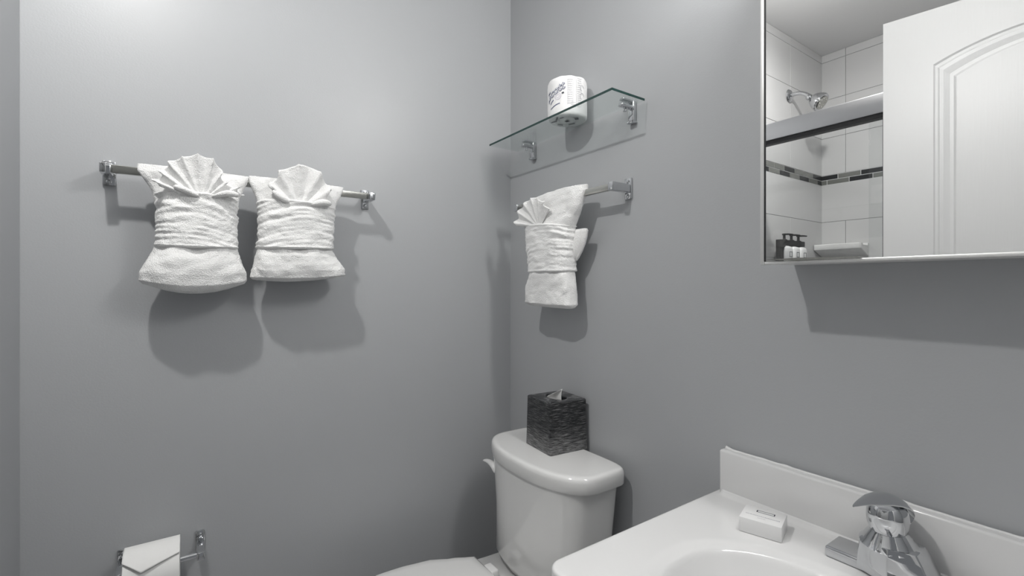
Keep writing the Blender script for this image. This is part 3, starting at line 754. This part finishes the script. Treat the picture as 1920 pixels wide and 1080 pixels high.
# bowl
def egg(hw, y0_, y1_, N=64, wide=0.55, rear=0.70):
    """egg plan from y0_ (rear) to y1_ (front)"""
    r = []
    for k in range(N):
        a = 2 * PI * k / N
        s = (1 - math.cos(a)) / 2
        y = y0_ + (y1_ - y0_) * s
        prof_ = math.sin(math.acos(max(-1, min(1, 1 - 2 * s)))) ** 0.95
        back = rear * (1 - smooth01(s / 0.45)) if s < 0.45 else 0
        wv = hw * max(prof_, back + 0.35 * smooth01(s / 0.45) if s < 0.45 else prof_)
        if s > 0.999: wv = 0.0
        r.append(Vector((math.copysign(wv, math.sin(a) if abs(math.sin(a)) > 1e-9 else 1), y + OY, 0)))
    return r
def slab_plan(y0_, y1_, tab, N=34):
    left, right = [], []
    for i in range(N + 1):
        s = i / N
        s2 = 1 - (1 - s) ** 1.8
        y = y0_ + (y1_ - y0_) * s2
        hw = interp(tab, s2)[0]
        if s2 > 0.55: hw = interp(tab, 0.55)[0] * math.sqrt(max(0, 1 - ((s2 - 0.55) / 0.45) ** 2))
        left.append((-hw, y)); right.append((hw, y))
    return left + right[::-1][1:]
SEAT = [(0.0, 0.132), (0.12, 0.160), (0.27, 0.192), (0.45, 0.205), (0.55, 0.207)]
def plan_rows(scale_list, y0_, y1_, tab):
    rows = []
    cy = (y0_ + y1_) / 2
    for z, d in scale_list:
        rows.append([Vector((x * (1 - d / 0.2), cy + (y - cy) * (1 - d / 0.23) + OY, z)) for x, y in slab_plan(y0_, y1_, tab)])
    return rows
bm = NB(); loft(bm, plan_rows([(0.456, 0.004), (0.458, 0.0), (0.464, 0.0), (0.471, 0.003), (0.4745, 0.010), (0.476, 0.03)], -0.266, -0.712, SEAT)); obj('lid', bm, M['porcelain'], t, angle=50)
bm = NB(); loft(bm, plan_rows([(0.440, 0.003), (0.442, 0.0), (0.452, 0.0), (0.454, 0.003)], -0.270, -0.716, SEAT)); obj('seat', bm, M['porcelain'], t, angle=50)
for x in (-0.075, 0.075):
    bm = NB(); box(bm, x - 0.022, x + 0.022, -0.262 + OY, -0.236 + OY, 0.438, 0.462, 0.006, 3)
    obj('hinge_cap', bm, M['white'], t, angle=50)
bm = NB(); rows = []
BT = [(0.0, 0.15), (0.25, 0.165), (0.45, 0.182), (0.55, 0.184)]
for z, sc, y0_, y1_ in ((0.0, 0.62, -0.17, -0.60), (0.02, 0.60, -0.17, -0.59), (0.15, 0.58, -0.16, -0.57), (0.28, 0.74, -0.12, -0.62), (0.37, 0.93, -0.06, -0.68), (0.41, 1.0, -0.045, -0.702), (0.432, 1.0, -0.045, -0.705), (0.4385, 0.96, -0.055, -0.69)):
    rows.append([Vector((x * sc, y + OY, z)) for x, y in slab_plan(y0_, y1_, BT)])
loft(bm, rows); obj('bowl', bm, M['porcelain'], t, angle=50)

# ================================================================== tissue box on the tank lid
q0 = Vector((0.257, -0.1245, 0)); q1 = Vector((0.3755, -0.1275, 0))
rz = math.atan2(q1.y - q0.y, q1.x - q0.x) + math.radians(2.0)
t = empty('tissue_box', (0.3285, -0.0680, 0.7758), math.radians(-5), label='square brushed black and silver tissue box on the toilet tank', cat='tissue box')
bm = NB()
hb, ht, hh = 0.0635, 0.0608, 0.139
def sq(h_, z, n=14, N=48): return [Vector((*sup(2 * PI * (k + .5) / N, h_, h_, n), z)) for k in range(N)]
def ell(a, b_, z, N=48): return [Vector((a * math.cos(2 * PI * (k + .5) / N), b_ * math.sin(2 * PI * (k + .5) / N), z)) for k in range(N)]
loft(bm, [sq(hb - 0.004, 0.002), sq(hb, 0, 26), sq(ht, hh - 0.002, 26), sq(ht - 0.002, hh, 26), ell(0.039, 0.025, hh), ell(0.037, 0.023, hh - 0.004), ell(0.037, 0.023, hh - 0.03)], True, True)
obj('box_cover', bm, M['brushed'], t, angle=40)
bm = NB(); box(bm, -0.045, 0.045, -0.045, 0.045, 0.001, hh - 0.035); obj('tissue_stack', bm, M['paper'], t)
bm = NB(); vr = []
for i in range(15):
    s = i / 14; r = []
    for j in range(17):
        u = j / 16 - 0.5
        sp = max(0, (s - 0.45) / 0.55); lf = -0.030 + 0.070 * sp
        x = lf + (0.0410 - lf) * (u + 0.5)
        y = 0.010 * math.cos(u * PI * 1.2) * (1 - s * .7) - 0.010 + 0.002 * math.sin(u * 14 + s * 4) * (1 - s)
        r.append(bm.verts.new((x, y, hh - 0.030 + 0.060 * s)))
    vr.append(r)
for a, b_ in zip(vr[:-1], vr[1:]):
    for j in range(16): bm.faces.new((a[j], a[j + 1], b_[j + 1], b_[j]))
o = obj('tissue', bm, M['paper'], t, smooth=True); sm = o.modifiers.new('solid', 'SOLIDIFY'); sm.thickness = 0.0008

# ================================================================== vanity
VX0, VX1, VY, VZ = 0.786, 1.452, -0.477, 0.803
t = empty('vanity', (VX0, 0, 0), label='white bathroom vanity with integral oval basin and backsplash', cat='vanity')
bcx, bcy, ba, bb, be = 1.118, -0.285, 0.252, 0.165, 2.35
def vtop(x, y):
    e = (abs((x - bcx) / ba) ** be + abs((y - bcy) / bb) ** be) ** (1 / be)
    z = VZ
    if e < 1.0: z -= 0.006 * smooth01((1.0 - e) / 0.10)
    if e < 0.90: z -= 0.125 * (1 - (e / 0.90) ** 2.6)
    if y > -0.034 and x > VX0 + 0.016: z += 0.012 * (1 - math.sqrt(max(0, 1 - ((y + 0.034) / 0.012) ** 2))) if y < -0.022 else 0.012
    return z
bm = NB(); NX, NY = 150, 120; vr = []
r0 = 0.006; Rc = 0.022
def corner(x, y):
    # rounds the two front corners
    for cx_, sgn in ((VX0 + r0 + Rc, -1), (VX1 - r0 - Rc, 1)):
        cy_ = VY + r0 + Rc
        if (x - cx_) * sgn > 0 and y < cy_:
            dx, dy = x - cx_, y - cy_; m_ = max(abs(dx), abs(dy)); L = math.hypot(dx, dy)
            if L > 1e-9: return cx_ + dx / L * m_, cy_ + dy / L * m_
    return x, y
for i in range(NX + 1):
    r = []
    for j in range(NY + 1):
        x, y = corner(VX0 + r0 + (VX1 - VX0 - 2 * r0) * i / NX, VY + r0 + (-0.0005 - VY - r0) * j / NY)
        r.append(bm.verts.new((x - VX0, y, vtop(x, y))))
    vr.append(r)
for a, b_ in zip(vr[:-1], vr[1:]):
    for j in range(NY): bm.faces.new((a[j], a[j + 1], b_[j + 1], b_[j]))
per = [vr[i][0] for i in range(NX + 1)] + [vr[NX][j] for j in range(1, NY + 1)] + [vr[i][NY] for i in range(NX - 1, -1, -1)] + [vr[0][j] for j in range(NY - 1, 0, -1)]
prev = per
nrm = []
for k, v in enumerate(per):
    a = per[k - 1].co; b_ = per[(k + 1) % len(per)].co; d_ = Vector((b_.x - a.x, b_.y - a.y, 0)).normalized(); nrm.append(Vector((d_.y, -d_.x, 0)))
base = [v.co.copy() for v in per]
for off, zz in ((0.003, VZ - 0.0008), (0.0052, VZ - 0.003), (0.006, VZ - 0.006), (0.006, VZ - 0.026), (0.004, VZ - 0.030), (-0.012, VZ - 0.030)):
    cur = []
    for p, n_ in zip(base, nrm):
        oo = off if p.y < -0.001 else 0
        cur.append(bm.verts.new((p.x + n_.x * oo, min(-0.0005, p.y + n_.y * oo), zz)))
    for k in range(len(per)):
        bm.faces.new((prev[k], prev[(k + 1) % len(per)], cur[(k + 1) % len(per)], cur[k]))
    prev = cur
top = obj('vanity_top', bm, M['marble'], t, angle=60)
bm = NB(); box(bm, 0.0115, VX1 - VX0 - 0.001, -0.022, -0.0008, VZ - 0.004, 0.8925, 0.0045, 3); obj('backsplash', bm, M['marble'], t, angle=50)
bm = NB(); pts = []; rs = []
for i in range(160):
    s = i / 159; x = 0.018 + (VX1 - VX0 - 0.022) * s
    nz = noise.noise(Vector((x * 28, 1.3, 0)))
    pts.append((x, -0.0070 + 0.001 * noise.noise(Vector((x * 60, 0, 4))), 0.8925 + 0.0018 * max(0, nz * 2))); rs.append(0.0026 + 0.0022 * max(0, nz))
tube(bm, pts, rs, 10); obj('caulk_bead', bm, M['caulk'], t, smooth=True)
bm = NB(); lathe(bm, [(0.0, 0), (0.022, 0), (0.024, 0.003), (0.016, 0.0045), (0.0, 0.004)], 28, Matrix.Translation((bcx - VX0, bcy, VZ - 0.131))); obj('drain', bm, M['chrome'], t, angle=40)
bm = NB()
x0, x1, y0 = 0.012, VX1 - VX0 - 0.012, VY + 0.018
for bx in ((x0, x0 + 0.016, y0, -0.001, 0.09, VZ - 0.0295), (x1 - 0.016, x1, y0, -0.001, 0.09, VZ - 0.0295), (x0 + 0.0162, x1 - 0.0162, y0 + 0.0005, y0 + 0.016, 0.106, 0.14), (x0 + 0.0162, x1 - 0.0162, y0 + 0.0005, y0 + 0.016, 0.72, VZ - 0.0315), (x0 + 0.0162, x1 - 0.0162, -0.01, -0.002, 0.106, VZ - 0.033), (x0 + 0.0162, x1 - 0.0162, y0 + 0.001, -0.002, 0.092, 0.105), (x0 + 0.01, x1 - 0.01, y0 + 0.05, y0 + 0.06, 0, 0.09)):
    box(bm, *bx, 0.001)
obj('cabinet_box', bm, M['wood_white'], t)
mid = (x0 + x1) / 2
for a, b_ in ((x0 + 0.008, mid - 0.002), (mid + 0.002, x1 - 0.008)):
    bm = NB(); box(bm, a, b_, y0 - 0.018, y0 - 0.0005, 0.11, 0.715, 0.003)
    for (fx0, fx1, fz0, fz1) in ((a, b_, 0.11, 0.16), (a, b_, 0.665, 0.715), (a, a + 0.05, 0.16, 0.665), (b_ - 0.05, b_, 0.16, 0.665)): box(bm, fx0, fx1, y0 - 0.024, y0 - 0.0185, fz0, fz1, 0.0015)
    d_ = obj('cabinet_door', bm, M['wood_white'], t, angle=40)
    kx = b_ - 0.025 if a < mid - 0.1 else a + 0.025
    bm = NB(); lathe(bm, [(0, 0), (0.007, 0), (0.006, 0.012), (0.014, 0.018), (0.013, 0.026), (0, 0.028)], 20, Matrix.Translation((kx, y0 - 0.024, 0.62)) @ Matrix.Rotation(PI / 2, 4, 'X')); obj('knob', bm, M['chrome'], d_, angle=40)

# ================================================================== faucet
FX, FY = 1.100, -0.070
t = empty('faucet', (FX, FY, VZ), label='chrome single-lever faucet at the back of the basin', cat='faucet')
bm = NB(); box(bm, -0.077, 0.077, -0.0265, 0.0265, 0.0, 0.017, 0.0035, 3)
obj('base_plate', bm, M['chrome'], t, angle=35)
bm = NB()
def facet(k, z):
    lo = ((-0.034, -0.0275), (0.008, -0.0425), (0.056, -0.0250), (0.062, 0.0), (0.056, 0.0250), (0.008, 0.0265), (-0.034, 0.0265))
    hi = ((-0.030, -0.0250), (0.008, -0.0390), (0.036, -0.0225), (0.038, 0.0), (0.036, 0.0200), (0.008, 0.0230), (-0.028, 0.0220))
    return [Vector((a[0] + (b_[0] - a[0]) * k, a[1] + (b_[1] - a[1]) * k, z)) for a, b_ in zip(lo, hi)]
loft(bm, [facet(0.0, 0.004), facet(0.2, 0.018), facet(0.65, 0.040), facet(1.0, 0.0525)])
es = [e for e in bm.edges]
bmesh.ops.bevel(bm, geom=es, offset=0.0016, segments=2, affect='EDGES', profile=0.5)
obj('faucet_body', bm, M['chrome'], t, angle=30)
bm = NB()
def sec(y, hw, z0, z1, c=0.0025):
    return [Vector(p) for p in ((-hw + 0.026, y, z0 + c), (-hw + 0.026, y, z1 - c), (-hw + c + 0.026, y, z1), (hw - c + 0.026, y, z1), (hw + 0.026, y, z1 - c), (hw + 0.026, y, z0 + c), (hw - c + 0.026, y, z0), (-hw + c + 0.026, y, z0))]
loft(bm, [sec(-0.010, 0.016, 0.002, 0.013), sec(-0.050, 0.0155, 0.002, 0.012), sec(-0.075, 0.0145, 0.0015, 0.011), sec(-0.094, 0.014, 0.0, 0.0095), sec(-0.097, 0.012, 0.001, 0.008)])
obj('spout', bm, M['chrome'], t, angle=25)
bm = NB(); lathe(bm, [(0, 0.040), (0.036, 0.050), (0.0315, 0.055), (0.0275, 0.062), (0.0235, 0.0675), (0.0215, 0.071), (0.0232, 0.0725), (0.0252, 0.080), (0.0258, 0.090), (0.0248, 0.100), (0.021, 0.109), (0.014, 0.115), (0, 0.118)], 48, Matrix.Translation((0, 0.002, 0)) @ Matrix.Rotation(math.radians(8), 4, 'X'))
obj('valve_dome', bm, M['chrome'], t, angle=30)
bm = NB(); rows = []
LVH = [(0.036, 0.074, 0.013, 0.0018, 0.6), (0.034, 0.088, 0.0185, 0.0025, 0.62), (0.027, 0.101, 0.0225, 0.0038, 0.62), (0.014, 0.1125, 0.0245, 0.005, 0.60), (-0.004, 0.1205, 0.0250, 0.0055, 0.55), (-0.026, 0.1265, 0.0225, 0.005, 0.50), (-0.050, 0.1300, 0.0180, 0.0045, 0.45), (-0.074, 0.1315, 0.0130, 0.0038, 0.40), (-0.096, 0.1335, 0.0085, 0.003, 0.3), (-0.114, 0.1348, 0.0052, 0.0025, 0.2), (-0.127, 0.1354, 0.0028, 0.002, 0.12), (-0.134, 0.1357, 0.001, 0.001, 0.08)]
for (y, z, hw, th, cr) in LVH:
    r = []
    for k in range(20):
        q_ = k / 19 * 2 - 1
        r.append(Vector((hw * q_, y, z + 0.002 - cr * hw * q_ * q_)))
    for k in range(20):
        q_ = 1 - k / 19 * 2
        r.append(Vector((hw * q_ * 0.985, y, z - th * (0.4 + 0.6 * (1 - q_ * q_)) + 0.002 - cr * hw * q_ * q_)))
    rows.append(r)
loft(bm, rows); o = obj('lever_handle', bm, M['chrome'], t, angle=50)
bm = NB(); box(bm, -0.0025, 0.0025, -0.030, -0.026, 0.096, 0.101); obj('set_screw_hole', bm, M['dark'], t)

# ================================================================== soap box on the vanity
t = empty('soap_box', (0.9275, -0.0985, VZ + 0.0004), math.radians(17), label='small white boxed soap on the vanity top beside the basin', cat='soap')
bm = NB(); box(bm, -0.033, 0.033, -0.029, 0.029, 0, 0.0255, 0.0012); obj('carton', bm, M['white'], t, angle=40)
bm = NB(); lw = 0.0012; z0, z1 = 0.0256, 0.0258
bx0, bx1, by0, by1 = -0.012, 0.017, 0.007, 0.0145
for (a, b_, c_, d_) in ((bx0, bx1, by1 - lw * .7, by1), (bx0, bx1, by0, by0 + lw * .7), (bx0, bx0 + lw * 1.5, by0, by1), (bx1 - lw * 1.5, bx1, by0, by1)): box(bm, a, b_, c_, d_, z0, z1)
obj('frame_print', bm, M['ink_dark'], t)
bm = NB(); x = -0.026; rnd = random.Random(3)
while x < 0.026:
    l = rnd.uniform(0.0008, 0.0018); box(bm, x, x + l, -0.0095, -0.0095 + rnd.choice((0.0028, 0.0034, 0.0034)), z0, z1 - 0.0001); x += l + 0.0008
x = -0.006
while x < 0.006:
    box(bm, x, x + 0.001, -0.0165, -0.0150, z0, z1 - 0.0001); x += 0.0016
obj('small_print', bm, M['ink_pale'], t)
